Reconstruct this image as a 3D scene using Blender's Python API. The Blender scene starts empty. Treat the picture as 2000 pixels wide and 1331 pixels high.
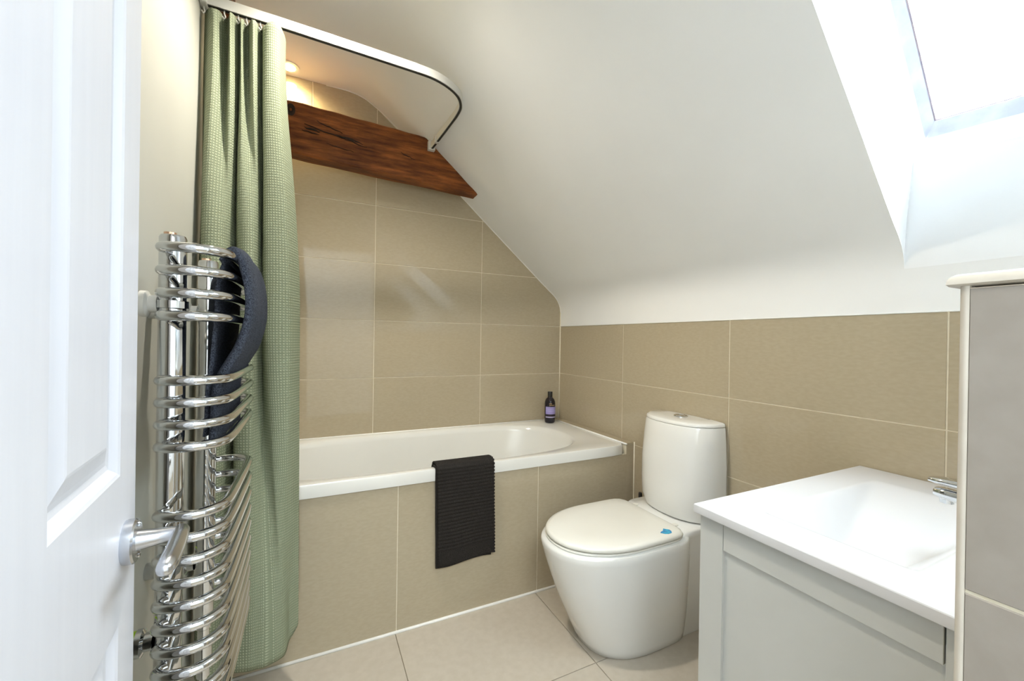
import bpy, bmesh, math, random
from mathutils import Vector, Matrix, noise
random.seed(4)
S = bpy.context.scene
COL = S.collection

# ------------------------------------------------------------------ camera
FPX = 798.24
YAW, PITCH, ROLL = 0.4521524, -0.0022338, 0.0154033
CAM = Vector((-1.4404995, -2.2498522, 1.1041310))
fw = Vector((math.sin(YAW) * math.cos(PITCH), math.cos(YAW) * math.cos(PITCH), math.sin(PITCH)))
rt = Vector((math.cos(YAW), -math.sin(YAW), 0))
up = rt.cross(fw)
cr, sr = math.cos(ROLL), math.sin(ROLL)
RT, UP = cr * rt + sr * up, -sr * rt + cr * up
cam_data = bpy.data.cameras.new('camera')
cam_data.sensor_fit = 'HORIZONTAL'
cam_data.sensor_width = 36.0
cam_data.lens = FPX * 36.0 / 2000.0
cam_data.clip_start = 0.01
cam = bpy.data.objects.new('camera', cam_data)
COL.objects.link(cam)
m = Matrix.Identity(4)
for i in range(3):
    m[i][0], m[i][1], m[i][2], m[i][3] = RT[i], UP[i], -fw[i], CAM[i]
cam.matrix_world = m
S.camera = cam

# ------------------------------------------------------------------ world, exposure
WORLD_STRENGTH = 23.0
world = bpy.data.worlds.new('overcast_sky')
world.use_nodes = True
bg = world.node_tree.nodes['Background']
bg.inputs['Color'].default_value = (0.80, 0.91, 1.0, 1)
bg.inputs['Strength'].default_value = WORLD_STRENGTH
S.world = world
S.view_settings.view_transform = 'Standard'
S.view_settings.look = 'None'
S.view_settings.exposure = 0.23
S.view_settings.gamma = 1.0
S.view_settings.use_curve_mapping = False
LAMP_POWER = 11.0
LAMP_COLOR = (1.0, 0.80, 0.42)
HALL_FILL_POWER = 40.0
S.cycles.max_bounces = 12
S.cycles.diffuse_bounces = 8
S.cycles.sample_clamp_indirect = 6.0

# ------------------------------------------------------------------ materials
MATS = {}
def mat(name, color, rough=0.5, metal=0.0, spec=0.5, coat=0.0, build=None):
    if name in MATS:
        return MATS[name]
    mt = bpy.data.materials.new(name)
    mt.use_nodes = True
    nt = mt.node_tree
    b = nt.nodes['Principled BSDF']
    b.inputs['Base Color'].default_value = (*color, 1)
    b.inputs['Roughness'].default_value = rough
    b.inputs['Metallic'].default_value = metal
    b.inputs['Specular IOR Level'].default_value = spec
    b.inputs['Coat Weight'].default_value = coat
    b.inputs['Coat Roughness'].default_value = 0.05
    if build:
        build(nt, b)
    MATS[name] = mt
    return mt

def nd(nt, typ, **kw):
    n = nt.nodes.new(typ)
    for k, v in kw.items():
        setattr(n, k, v)
    return n

def noise_color(c1, c2, scale, stretch=(1, 1, 1), detail=4, bump=0.0, bdist=0.001, rand=0.0, bscale=None, lo=0.35, hi=0.65):
    def f(nt, b):
        L = nt.links
        tc = nd(nt, 'ShaderNodeTexCoord')
        mp = nd(nt, 'ShaderNodeMapping')
        mp.inputs['Scale'].default_value = stretch
        L.new(tc.outputs['Object'], mp.inputs['Vector'])
        nz = nd(nt, 'ShaderNodeTexNoise')
        nz.inputs['Scale'].default_value = scale
        nz.inputs['Detail'].default_value = detail
        L.new(mp.outputs['Vector'], nz.inputs['Vector'])
        cr_ = nd(nt, 'ShaderNodeValToRGB')
        cr_.color_ramp.elements[0].position = lo
        cr_.color_ramp.elements[1].position = hi
        cr_.color_ramp.elements[0].color = (*c1, 1)
        cr_.color_ramp.elements[1].color = (*c2, 1)
        L.new(nz.outputs['Fac'], cr_.inputs['Fac'])
        out = cr_.outputs['Color']
        if rand:
            oi = nd(nt, 'ShaderNodeObjectInfo')
            mr = nd(nt, 'ShaderNodeMapRange')
            mr.inputs['To Min'].default_value = 1 - rand
            mr.inputs['To Max'].default_value = 1 + rand
            L.new(oi.outputs['Random'], mr.inputs['Value'])
            hs = nd(nt, 'ShaderNodeHueSaturation')
            L.new(mr.outputs['Result'], hs.inputs['Value'])
            L.new(out, hs.inputs['Color'])
            out = hs.outputs['Color']
        L.new(out, b.inputs['Base Color'])
        if bump:
            src = nz.outputs['Fac']
            if bscale:
                n2 = nd(nt, 'ShaderNodeTexNoise')
                n2.inputs['Scale'].default_value = bscale
                n2.inputs['Detail'].default_value = 3
                L.new(mp.outputs['Vector'], n2.inputs['Vector'])
                src = n2.outputs['Fac']
            bp = nd(nt, 'ShaderNodeBump')
            bp.inputs['Strength'].default_value = bump
            bp.inputs['Distance'].default_value = bdist
            L.new(src, bp.inputs['Height'])
            L.new(bp.outputs['Normal'], b.inputs['Normal'])
    return f

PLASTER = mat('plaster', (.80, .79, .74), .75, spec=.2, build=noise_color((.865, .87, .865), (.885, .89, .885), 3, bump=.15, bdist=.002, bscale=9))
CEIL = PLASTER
LWALL_SHADED = mat('wall_plaster_shaded', (.66, .65, .58), .75, spec=.2, build=noise_color((.47, .465, .415), (.49, .485, .435), 3, bump=.15, bdist=.002, bscale=9))  # plaster darkened, the left wall's warm shade is put into its colour
REVEAL = mat('reveal_paint', (.86, .87, .88), .6, spec=.3, build=noise_color((.85, .86, .87), (.88, .89, .9), 5))
TILE = mat('wall_tile', (.5, .42, .31), .05, spec=.42, build=noise_color((.428, .364, .256), (.453, .386, .275), 90, stretch=(.6, .6, 1.6), detail=5, rand=.02))
FTILE = mat('floor_tile', (.52, .45, .35), .34, spec=.4, build=noise_color((.485, .43, .35), (.52, .465, .385), 40, detail=6, rand=.025))
GROUT = mat('grout', (.72, .65, .50), .85, spec=.1, build=noise_color((.69, .62, .48), (.75, .69, .55), 40))
FGROUT = mat('floor_grout', (.30, .25, .18), .85, spec=.1, build=noise_color((.27, .23, .17), (.33, .28, .21), 40))
PTILE_SHADED = mat('partition_tile_shaded', (.38, .36, .33), .3, spec=.4, build=noise_color((.272, .240, .205), (.298, .266, .230), 30, detail=6, rand=.02))  # wall tile greyed and darkened to stand for shade on this face
SEAL = mat('white_sealant', (.86, .85, .80), .35, build=noise_color((.84, .83, .78), (.88, .87, .83), 30))
CREAMSEAL = mat('cream_sealant', (.78, .72, .58), .4, build=noise_color((.74, .68, .53), (.80, .75, .62), 30))
TRIMT = mat('trim_tile', (.70, .65, .56), .25, build=noise_color((.50, .455, .385), (.55, .505, .43), 20))
ACRYL = mat('bath_acrylic', (.82, .81, .76), .16, coat=.3, build=noise_color((.75, .745, .705), (.77, .765, .725), 6))
CERAM = mat('white_ceramic', (.80, .80, .775), .08, coat=.5, build=noise_color((.795, .795, .77), (.81, .81, .785), 5))
LID = mat('lid_plastic', (.80, .79, .73), .22, build=noise_color((.79, .78, .72), (.81, .80, .74), 5))
BASIN = mat('basin_white', (.88, .88, .89), .18, coat=.2, build=noise_color((.67, .67, .685), (.685, .685, .70), 5))
CAB = mat('cabinet_paint', (.50, .505, .48), .45, spec=.3, build=noise_color((.495, .50, .475), (.515, .52, .495), 9))
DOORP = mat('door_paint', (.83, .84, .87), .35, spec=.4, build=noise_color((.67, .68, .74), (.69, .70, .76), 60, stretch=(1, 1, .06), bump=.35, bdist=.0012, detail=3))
CHROME = mat('chrome', (.78, .79, .80), .06, metal=1.0, build=noise_color((.62, .63, .64), (.66, .67, .68), 8))
SATIN = mat('satin_metal', (.60, .62, .66), .24, metal=1.0, build=noise_color((.58, .60, .64), (.63, .65, .69), 20))
COPPER = mat('copper_cap', (.75, .48, .32), .3, metal=1.0, build=noise_color((.7, .44, .3), (.8, .52, .35), 20))
BLACKP = mat('black_plastic', (.012, .012, .012), .4, build=noise_color((.01, .01, .01), (.016, .015, .014), 20))
DARKSLOT = mat('dark_slot', (.02, .02, .015), .6, build=noise_color((.015, .015, .012), (.025, .025, .02), 20))
WHITEP = mat('white_track', (.72, .71, .66), .35, build=noise_color((.62, .61, .57), (.65, .64, .60), 9))
GREENTAPE = mat('lime_tape', (.42, .62, .03), .5, build=noise_color((.38, .58, .02), (.46, .66, .05), 40))
BLUE = mat('blue_sticker', (.0, .25, .60), .3, build=noise_color((.0, .12, .45), (.02, .5, .72), 60))
NAVY = mat('navy_towel', (.03, .034, .045), .95, spec=.1, build=noise_color((.022, .025, .034), (.075, .085, .11), 420, detail=2, bump=.9, bdist=.003))
CHAR = mat('charcoal_towel', (.022, .020, .018), .95, spec=.1, build=noise_color((.014, .012, .011), (.04, .036, .032), 500, detail=2, bump=.8, bdist=.002))
FRAMEP = mat('window_frame', (.75, .76, .84), .4, build=noise_color((.56, .575, .68), (.76, .77, .84), 14, stretch=(1, 1, 1), bump=.8, bdist=.004, bscale=18))
GASKET = mat('window_gasket', (.22, .12, .12), .6, build=noise_color((.34, .30, .36), (.50, .40, .40), 60))
BOTTLE = mat('bottle_plastic', (.012, .008, .014), .12, build=noise_color((.01, .007, .012), (.014, .01, .018), 20))
LAMPRING = mat('lamp_ring', (.85, .84, .80), .3, build=noise_color((.84, .83, .79), (.86, .85, .81), 20))

def beam_build(nt, b):
    L = nt.links
    tc = nd(nt, 'ShaderNodeTexCoord')
    mp = nd(nt, 'ShaderNodeMapping')
    mp.inputs['Scale'].default_value = (1.2, 10, 11)
    mp.inputs['Rotation'].default_value = (0, math.radians(-7), 0)
    L.new(tc.outputs['Object'], mp.inputs['Vector'])
    n1 = nd(nt, 'ShaderNodeTexNoise'); n1.inputs['Scale'].default_value = 4; n1.inputs['Detail'].default_value = 8; n1.inputs['Roughness'].default_value = .68
    L.new(mp.outputs['Vector'], n1.inputs['Vector'])
    n2 = nd(nt, 'ShaderNodeTexNoise'); n2.inputs['Scale'].default_value = 5; n2.inputs['Detail'].default_value = 3
    L.new(tc.outputs['Object'], n2.inputs['Vector'])
    cr_ = nd(nt, 'ShaderNodeValToRGB')
    e = cr_.color_ramp.elements
    e[0].position, e[0].color = .34, (.06, .016, .004, 1)
    e[1].position, e[1].color = .68, (.34, .112, .026, 1)
    x = cr_.color_ramp.elements.new(.5); x.color = (.175, .054, .012, 1)
    L.new(n1.outputs['Fac'], cr_.inputs['Fac'])
    mx = nd(nt, 'ShaderNodeMix', data_type='RGBA', blend_type='MULTIPLY')
    mx.inputs['Factor'].default_value = .7
    cr2 = nd(nt, 'ShaderNodeValToRGB')
    cr2.color_ramp.elements[0].position = .3; cr2.color_ramp.elements[0].color = (.5, .45, .42, 1)
    cr2.color_ramp.elements[1].position = .62; cr2.color_ramp.elements[1].color = (1.25, 1.2, 1.1, 1)
    L.new(n2.outputs['Fac'], cr2.inputs['Fac'])
    L.new(cr_.outputs['Color'], mx.inputs['A']); L.new(cr2.outputs['Color'], mx.inputs['B'])
    L.new(mx.outputs['Result'], b.inputs['Base Color'])
    bp = nd(nt, 'ShaderNodeBump'); bp.inputs['Strength'].default_value = .6; bp.inputs['Distance'].default_value = .004
    L.new(n1.outputs['Fac'], bp.inputs['Height']); L.new(bp.outputs['Normal'], b.inputs['Normal'])
BEAM = mat('stained_timber', (.12, .045, .016), .5, spec=.25, build=beam_build)
CRACK = mat('timber_crack', (.012, .006, .003), .8, build=noise_color((.008, .004, .002), (.03, .014, .006), 40))

def curtain_build(nt, b):
    L = nt.links
    uv = nd(nt, 'ShaderNodeUVMap'); uv.uv_map = 'UVMap'
    sep = nd(nt, 'ShaderNodeSeparateXYZ'); L.new(uv.outputs['UV'], sep.inputs['Vector'])
    P = 0.0080
    def M(op, a, bb=None):
        n = nd(nt, 'ShaderNodeMath', operation=op)
        for i, v in enumerate((a, bb)):
            if v is None: continue
            if isinstance(v, (int, float)): n.inputs[i].default_value = v
            else: L.new(v, n.inputs[i])
        return n.outputs[0]
    sx = M('COSINE', M('MULTIPLY', sep.outputs['X'], 2 * math.pi / P))
    sy = M('COSINE', M('MULTIPLY', sep.outputs['Y'], 2 * math.pi / P))
    h = M('MULTIPLY', M('ADD', sx, 1.0), M('ADD', sy, 1.0))
    h = M('MULTIPLY', h, .25)
    cr_ = nd(nt, 'ShaderNodeValToRGB')
    cr_.color_ramp.elements[0].position = .12; cr_.color_ramp.elements[0].color = (.225, .255, .172, 1)
    cr_.color_ramp.elements[1].position = .85; cr_.color_ramp.elements[1].color = (.40, .425, .305, 1)
    L.new(h, cr_.inputs['Fac'])
    L.new(cr_.outputs['Color'], b.inputs['Base Color'])
    bp = nd(nt, 'ShaderNodeBump'); bp.inputs['Strength'].default_value = .55; bp.inputs['Distance'].default_value = .0018
    L.new(h, bp.inputs['Height']); L.new(bp.outputs['Normal'], b.inputs['Normal'])
CURT = mat('sage_waffle_fabric', (.30, .35, .22), .9, spec=.1, build=curtain_build)

def label_build(nt, b):
    L = nt.links
    tc = nd(nt, 'ShaderNodeTexCoord')
    sep = nd(nt, 'ShaderNodeSeparateXYZ'); L.new(tc.outputs['Object'], sep.inputs['Vector'])
    cr_ = nd(nt, 'ShaderNodeValToRGB'); cr_.color_ramp.interpolation = 'CONSTANT'
    mr = nd(nt, 'ShaderNodeMapRange'); mr.inputs['From Min'].default_value = .03; mr.inputs['From Max'].default_value = .10
    L.new(sep.outputs['Z'], mr.inputs['Value']); L.new(mr.outputs['Result'], cr_.inputs['Fac'])
    e = cr_.color_ramp.elements
    e[0].position = 0; e[0].color = (.42, .38, .55, 1)
    e[1].position = .16; e[1].color = (.02, .01, .02, 1)
    for p_, c_ in ((.36, (.33, .28, .58, 1)), (.62, (.42, .38, .66, 1)), (.68, (.30, .26, .55, 1)), (.76, (.42, .38, .66, 1)), (.82, (.33, .29, .58, 1))):
        k = cr_.color_ramp.elements.new(p_); k.color = c_
    L.new(cr_.outputs['Color'], b.inputs['Base Color'])
LABEL = mat('lavender_label', (.36, .32, .6), .5, build=label_build)
GOLDP = mat('tan_print', (.35, .24, .12), .5, build=noise_color((.3, .2, .1), (.4, .28, .15), 200))

def glass_build(nt, b):
    out = nt.nodes['Material Output']
    nt.nodes.remove(b)
    tr = nd(nt, 'ShaderNodeBsdfTransparent'); tr.inputs['Color'].default_value = (.95, .97, .97, 1)
    gl = nd(nt, 'ShaderNodeBsdfGlossy'); gl.inputs['Roughness'].default_value = .02
    fr = nd(nt, 'ShaderNodeFresnel'); fr.inputs['IOR'].default_value = 1.45
    mx = nd(nt, 'ShaderNodeMixShader')
    nt.links.new(fr.outputs[0], mx.inputs[0]); nt.links.new(tr.outputs[0], mx.inputs[1]); nt.links.new(gl.outputs[0], mx.inputs[2])
    nt.links.new(mx.outputs[0], out.inputs['Surface'])
GLASS = mat('window_glass', (.9, .95, .95), .02, build=glass_build)

def emit_build(nt, b):
    b.inputs['Emission Color'].default_value = (*LAMP_COLOR, 1)
    b.inputs['Emission Strength'].default_value = 60.0
LAMPGLOW = mat('lamp_glow', (1, .9, .7), .4, build=emit_build)

# ------------------------------------------------------------------ helpers
def root(name, label, cat, loc, group=None, kind=None):
    o = bpy.data.objects.new(name, None)
    o.empty_display_size = .05
    o.location = loc
    COL.objects.link(o)
    o['label'] = label; o['category'] = cat
    if group: o['group'] = group
    if kind: o['kind'] = kind
    return o

def tag(o, label, cat, group=None, kind=None):
    o['label'] = label; o['category'] = cat
    if group: o['group'] = group
    if kind: o['kind'] = kind
    return o

def wloc(o):
    v = Vector((0, 0, 0))
    while o:
        v += o.location
        o = o.parent
    return v

def obj(name, geo, material, parent=None, loc=None, smooth=False, label=None, uvs=None):
    """geo = (verts in world coords, faces). The object's origin sits at loc (world) or at its base centre."""
    vs, fs = geo
    vs = [Vector(v) for v in vs]
    if loc is None:
        if parent is not None:
            loc = wloc(parent)
        else:
            xs = [v.x for v in vs]; ys = [v.y for v in vs]; zs = [v.z for v in vs]
            loc = Vector(((min(xs) + max(xs)) / 2, (min(ys) + max(ys)) / 2, min(zs)))
    loc = Vector(loc)
    me = bpy.data.meshes.new(name)
    me.from_pydata([v - loc for v in vs], [], fs)
    bm = bmesh.new(); bm.from_mesh(me)
    bmesh.ops.recalc_face_normals(bm, faces=bm.faces)
    if uvs:
        lay = bm.loops.layers.uv.new('UVMap')
        bm.verts.ensure_lookup_table()
        for f in bm.faces:
            for l in f.loops:
                l[lay].uv = uvs[l.vert.index]
    bm.to_mesh(me); bm.free()
    me.materials.append(material)
    if smooth:
        me.polygons.foreach_set('use_smooth', [True] * len(me.polygons))
        if smooth is not True:
            try:
                me.set_sharp_from_angle(angle=math.radians(smooth))
            except Exception:
                pass
    o = bpy.data.objects.new(name, me)
    COL.objects.link(o)
    if parent is not None:
        o.parent = parent
        o.location = loc - wloc(parent)
    else:
        o.location = loc
    if label: o['label'] = label
    return o

def merge(*gs):
    V, F = [], []
    for vs, fs in gs:
        k = len(V)
        V += list(vs)
        F += [[i + k for i in f] for f in fs]
    return V, F

def box(x0, x1, y0, y1, z0, z1):
    vs = [(x, y, z) for x in (x0, x1) for y in (y0, y1) for z in (z0, z1)]
    fs = [(0, 1, 3, 2), (4, 6, 7, 5), (0, 4, 5, 1), (2, 3, 7, 6), (0, 2, 6, 4), (1, 5, 7, 3)]
    return vs, fs

def bbox(x0, x1, y0, y1, z0, z1, b=.002, seg=2):
    bm = bmesh.new()
    bmesh.ops.create_cube(bm, size=1)
    for v in bm.verts:
        v.co = Vector((x0 if v.co.x < 0 else x1, y0 if v.co.y < 0 else y1, z0 if v.co.z < 0 else z1))
    bmesh.ops.bevel(bm, geom=list(bm.edges), offset=b, segments=seg, affect='EDGES', profile=.5)
    bm.verts.index_update()
    g = ([v.co.copy() for v in bm.verts], [[v.index for v in f.verts] for f in bm.faces])
    bm.free()
    return g

def xf(g, M):
    return [M @ Vector(v) for v in g[0]], g[1]

def tube(path, r, sides=10, caps=True, closed=False):
    path = [Vector(p) for p in path]
    n = len(path)
    V, F = [], []
    prev = None
    for i, p in enumerate(path):
        a = path[max(i - 1, 0)] if not closed else path[i - 1]
        c = path[min(i + 1, n - 1)] if not closed else path[(i + 1) % n]
        t = (c - a).normalized()
        if prev is None:
            ref = Vector((0, 0, 1)) if abs(t.z) < .9 else Vector((1, 0, 0))
            u = t.cross(ref).normalized()
        else:
            u = (prev - t * prev.dot(t)).normalized()
        prev = u
        w = t.cross(u)
        rr = r[i] if isinstance(r, (list, tuple)) else r
        for k in range(sides):
            an = 2 * math.pi * k / sides
            V.append(p + (u * math.cos(an) + w * math.sin(an)) * rr)
    m_ = n if closed else n - 1
    for i in range(m_):
        j = (i + 1) % n
        for k in range(sides):
            l = (k + 1) % sides
            F.append((i * sides + k, i * sides + l, j * sides + l, j * sides + k))
    if caps and not closed:
        F.append(tuple(range(sides))[::-1])
        F.append(tuple((n - 1) * sides + k for k in range(sides)))
    return V, F

def lathe(prof, c=(0, 0, 0), axis='z', seg=24):
    """prof: list of (radius, height)."""
    V, F = [], []
    n = len(prof)
    for r, h in prof:
        for k in range(seg):
            a = 2 * math.pi * k / seg
            V.append(Vector((r * math.cos(a), r * math.sin(a), h)))
    for i in range(n - 1):
        for k in range(seg):
            l = (k + 1) % seg
            F.append((i * seg + k, i * seg + l, (i + 1) * seg + l, (i + 1) * seg + k))
    F.append(tuple(range(seg))[::-1])
    F.append(tuple((n - 1) * seg + k for k in range(seg)))
    M = Matrix.Translation(c)
    if isinstance(axis, Vector):
        M = M @ axis.to_track_quat('Z', 'Y').to_matrix().to_4x4()
    return xf((V, F), M)

def loft(rings, cap0=True, cap1=True):
    n = len(rings[0])
    V = [Vector(p) for r in rings for p in r]
    F = []
    for i in range(len(rings) - 1):
        for k in range(n):
            l = (k + 1) % n
            F.append((i * n + k, i * n + l, (i + 1) * n + l, (i + 1) * n + k))
    if cap0: F.append(tuple(range(n))[::-1])
    if cap1: F.append(tuple((len(rings) - 1) * n + k for k in range(n)))
    return V, F

def catmull(P, per=8):
    out = []
    n = len(P)
    P = [Vector(p) for p in P]
    for i in range(n - 1):
        p0, p1, p2, p3 = P[max(i - 1, 0)], P[i], P[i + 1], P[min(i + 2, n - 1)]
        for k in range(per):
            t = k / per
            out.append(.5 * ((2 * p1) + (p2 - p0) * t + (2 * p0 - 5 * p1 + 4 * p2 - p3) * t * t + (3 * p1 - p0 - 3 * p2 + p3) * t ** 3))
    out.append(P[-1])
    return out

def clip(poly, half):
    """Sutherland-Hodgman, half = list of (a, b, c): keep a*x + b*y <= c."""
    for a, b, c in half:
        out = []
        for i in range(len(poly)):
            p, q = poly[i], poly[(i + 1) % len(poly)]
            dp, dq = a * p[0] + b * p[1] - c, a * q[0] + b * q[1] - c
            if dp <= 0: out.append(p)
            if dp * dq < 0:
                t = dp / (dp - dq)
                out.append((p[0] + (q[0] - p[0]) * t, p[1] + (q[1] - p[1]) * t))
        poly = out
        if len(poly) < 3: return []
    return poly

def tile_geo(poly, to3, thick=.0018, ch=.0006):
    """A flat tile piece with a small chamfer; poly is 2-D, to3(u, v, d) maps to world, d = height above the bed."""
    cx = sum(p[0] for p in poly) / len(poly); cy = sum(p[1] for p in poly) / len(poly)
    def inset(p):
        dx, dy = cx - p[0], cy - p[1]
        l = math.hypot(dx, dy) or 1
        return (p[0] + dx / l * ch * 1.4, p[1] + dy / l * ch * 1.4)
    r0 = [to3(p[0], p[1], 0) for p in poly]
    r1 = [to3(p[0], p[1], thick - ch) for p in poly]
    r2 = [to3(*inset(p), thick) for p in poly]
    return loft([r0, r1, r2])

# ------------------------------------------------------------------ room dimensions
XL = -1.75          # left wall
YF = -2.30          # front (door) wall
ZC = 2.36           # flat ceiling
ZT = 1.192          # top of wall tiles on the right wall
S0, TW = .302, .602
ROW0 = .5895
PROF = [(0, ZT), (0, 1.24), (-.001, 1.285), (-.012, 1.335), (-.045, 1.383), (-.105, 1.432), (-.1795, 1.4945), (-.36, 1.646), (-.5529, 1.809), (-.677, 1.915),
        (-.87, 2.077), (-1.06, 2.235), (-1.12, 2.282), (-1.165, 2.313), (-1.22, 2.343), (-1.29, 2.359), (-1.40, ZC), (-1.75, ZC)]
G = .0019           # half grout gap

# ------------------------------------------------------------------ floor
floor = obj('floor', box(XL - .25, .35, -4.0, .1, -.12, -.004), FGROUT)
tag(floor, 'beige square floor tiles with thin dark grout lines', 'floor', kind='structure')
for i, (xa, xb) in enumerate([(-1.75, -1.1525), (-1.1525, -.5555), (-.5555, .0)]):
    for (ya, yb) in [(-.694, -1.1245), (-1.1245, -1.7265), (-1.7265, -2.32)]:
        g = .0012
        obj('floor_tile', tile_geo([(xa + g, yb + g), (xb - g, yb + g), (xb - g, ya - g), (xa + g, ya - g)], lambda u, v, d: (u, v, d - .004), .004, .0006), FTILE, floor)

# ------------------------------------------------------------------ back wall with tiles
wall_back = obj('wall_back', box(XL - .1, .12, .0018, .12, -.1, 2.5), GROUT)
tag(wall_back, 'beige tiled wall behind the bath, rising to the sloping ceiling', 'wall', kind='structure')
half = []
hp = [p for p in PROF if p[1] > 1.28]
for (a, b) in zip(hp[:-1], hp[1:]):
    dx, dz = b[0] - a[0], b[1] - a[1]
    nx, nz = dz, -dx            # outward (up/right)
    l = math.hypot(nx, nz)
    nx, nz = nx / l, nz / l
    half.append((nx, nz, nx * a[0] + nz * a[1] + .012))
for k in range(6):
    z0, z1 = ROW0 + k * S0, ROW0 + (k + 1) * S0
    cols = [(-.552, 0), (-1.154, -.552), (-1.752, -1.154)]
    if k == 5: cols = [(-.552, 0), (-1.154, -.552), (-1.46, -1.154), (-1.752, -1.46)]
    for xa, xb in cols:
        p = clip([(xa + G, z0 + G), (xb - G, z0 + G), (xb - G, z1 - G), (xa + G, z1 - G)], half)
        if len(p) < 3: continue
        obj('tile', tile_geo(p, lambda u, v, d: (u, .0018 - d, v)), TILE, wall_back)

# ------------------------------------------------------------------ right wall with tiles
wall_right = obj('wall_right', box(.0018, .14, YF - .1, .1, -.1, ZT), GROUT)
tag(wall_right, 'low beige tiled wall behind the toilet and the basin', 'wall', kind='structure')
W2 = -1.2006
for k in range(-2, 2):
    z0, z1 = ROW0 + k * S0, min(ROW0 + (k + 1) * S0, ZT)
    z0 = max(z0, 0.0)
    for j in range(4):
        ya = W2 + TW * 2 - TW * j; yb = ya - TW
        ya = min(ya, -.001)
        yb = max(yb, YF)
        obj('tile', tile_geo([(yb + G, z0 + G), (ya - G, z0 + G), (ya - G, z1 - (G if z1 < ZT else 0)), (yb + G, z1 - (G if z1 < ZT else 0))], lambda u, v, d: (.0018 - d, u, v)), TILE, wall_right)

# ------------------------------------------------------------------ ceiling (slope, coved foot, flat part) with the skylight hole
prof = [(v.x, v.y) for v in catmull([Vector((a, b, 0)) for a, b in PROF], 4)]
HZ0, HZ1 = 1.312, 2.10
iz0 = min(range(len(prof)), key=lambda i: abs(prof[i][1] - HZ0)); prof[iz0] = (prof[iz0][0], HZ0)
iz1 = min(range(len(prof)), key=lambda i: abs(prof[i][1] - HZ1))
HZ1 = prof[iz1][1]
arc = [0.]
for a, b in zip(prof[:-1], prof[1:]): arc.append(arc[-1] + math.dist(a, b))
SKEW = -.066
def yl(i): return -1.717 + SKEW * (arc[i] - arc[iz0]) if iz0 <= i <= iz1 else (-1.717 if i < iz0 else -1.717 + SKEW * (arc[iz1] - arc[iz0]))
YR = -2.26
V, F = [], []
nrow = 26
for i, (x, z) in enumerate(prof):
    row = [0.02 + (yl(i) - .02) * t / (nrow - 4) for t in range(nrow - 3)] + [YR, YF - .12]
    for y in row:
        w = .0025 * noise.noise(Vector((x * 2.2, y * 2.2, z * 2.2))) if 0 < i < len(prof) - 1 else 0
        V.append((x - w * .65, y, z - w * .75))
n = len(row)
for i in range(len(prof) - 1):
    for j in range(n - 1):
        if iz0 <= i < iz1 and j == n - 3: continue
        F.append((i * n + j, i * n + j + 1, (i + 1) * n + j + 1, (i + 1) * n + j))
ceiling = obj('ceiling', (V, F), CEIL, smooth=40)
tag(ceiling, 'off-white plaster ceiling, sloping down to a coved edge above the tiles', 'ceiling', kind='structure')

# skylight reveal: plaster lining between the ceiling hole and the window
NS = Vector((.6524, 0, .7579))
CS = 1.01522
def onwin(p, off):
    p = Vector(p); return p + NS * (CS + off - NS.dot(p))
OFF = .300
WBL = onwin((.0683, -1.7304, 1.6766), OFF)
wu = Vector((-.2873, -.0329, .2474)).normalized()          # up the slope
wu = (wu - NS * wu.dot(NS)).normalized()
wr = NS.cross(wu).normalized()
if wr.y > 0: wr = -wr                                     # towards the camera side
WH, WW = .62, .53
WTL, WBR, WTR = WBL + wu * WH, WBL + wr * WW, WBL + wu * WH + wr * WW
edgeL = [Vector((prof[i][0], yl(i), prof[i][1])) for i in range(iz0, iz1 + 1)]
edgeR = [Vector((prof[i][0], YR, prof[i][1])) for i in range(iz0, iz1 + 1)]
def reveal_side(edge, wb, wt, sill):
    # from the hole's edge to the window edge, passing the sill corner
    k = len(edge)
    B = []
    for i in range(k):
        t = i / (k - 1)
        if t < .25: B.append(sill.lerp(wb, t / .25))
        else: B.append(wb.lerp(wt, (t - .25) / .75))
    vs = edge + B
    fs = [(i, i + 1, k + i + 1, k + i) for i in range(k - 1)]
    return vs, fs
sillL, sillR = Vector((-.004, -1.7172, 1.594)), Vector((-.003, YR - .002, 1.566))
gl = reveal_side(edgeL, WBL, WTL, sillL)
gr = reveal_side(edgeR, WBR, WTR, sillR)
gb = ([edgeL[0], edgeR[0], sillR, sillL, WBL, WBR], [(0, 1, 2, 3), (3, 2, 5, 4)])
gt = ([edgeL[-1], edgeR[-1], WTR, WTL], [(0, 1, 2, 3)])
# weatherproof collar so that no daylight slips past the window frame
reveal = obj('skylight_reveal', merge(gl, gr, gb, gt), REVEAL, ceiling)

window_1 = root('window_1', 'roof window glowing with white daylight in the sloping ceiling', 'window', (WBL + WTR) / 2, kind='structure')
def winpt(a, b, d): return WBL + wr * a + wu * b + NS * d
def winbar(a0, a1, b0, b1, d0, d1, mitre=None):
    vs = [winpt(a, b, d) for a in (a0, a1) for b in (b0, b1) for d in (d0, d1)]
    return vs, box(0, 1, 0, 1, 0, 1)[1]
FWd = .029
def mitred(p, q, inner_p, inner_q, d0, d1, din):
    """One frame member: outer edge p-q, inner edge inner_p-inner_q, leaning outwards to the glass."""
    vs = [winpt(*p, d0), winpt(*q, d0), winpt(*inner_q, din), winpt(*inner_p, din), winpt(*p, d1), winpt(*q, d1), winpt(*inner_q, d1), winpt(*inner_p, d1)]
    fs = [(0, 1, 2, 3), (4, 7, 6, 5), (0, 4, 5, 1), (1, 5, 6, 2), (2, 6, 7, 3), (3, 7, 4, 0)]
    return vs, fs
e0 = .03
O_ = [(0, 0), (WW, 0), (WW, WH), (0, WH)]
I_ = [(FWd * .55, FWd), (WW - FWd * .55, FWd), (WW - FWd * .55, WH - FWd), (FWd * .55, WH - FWd)]
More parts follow.
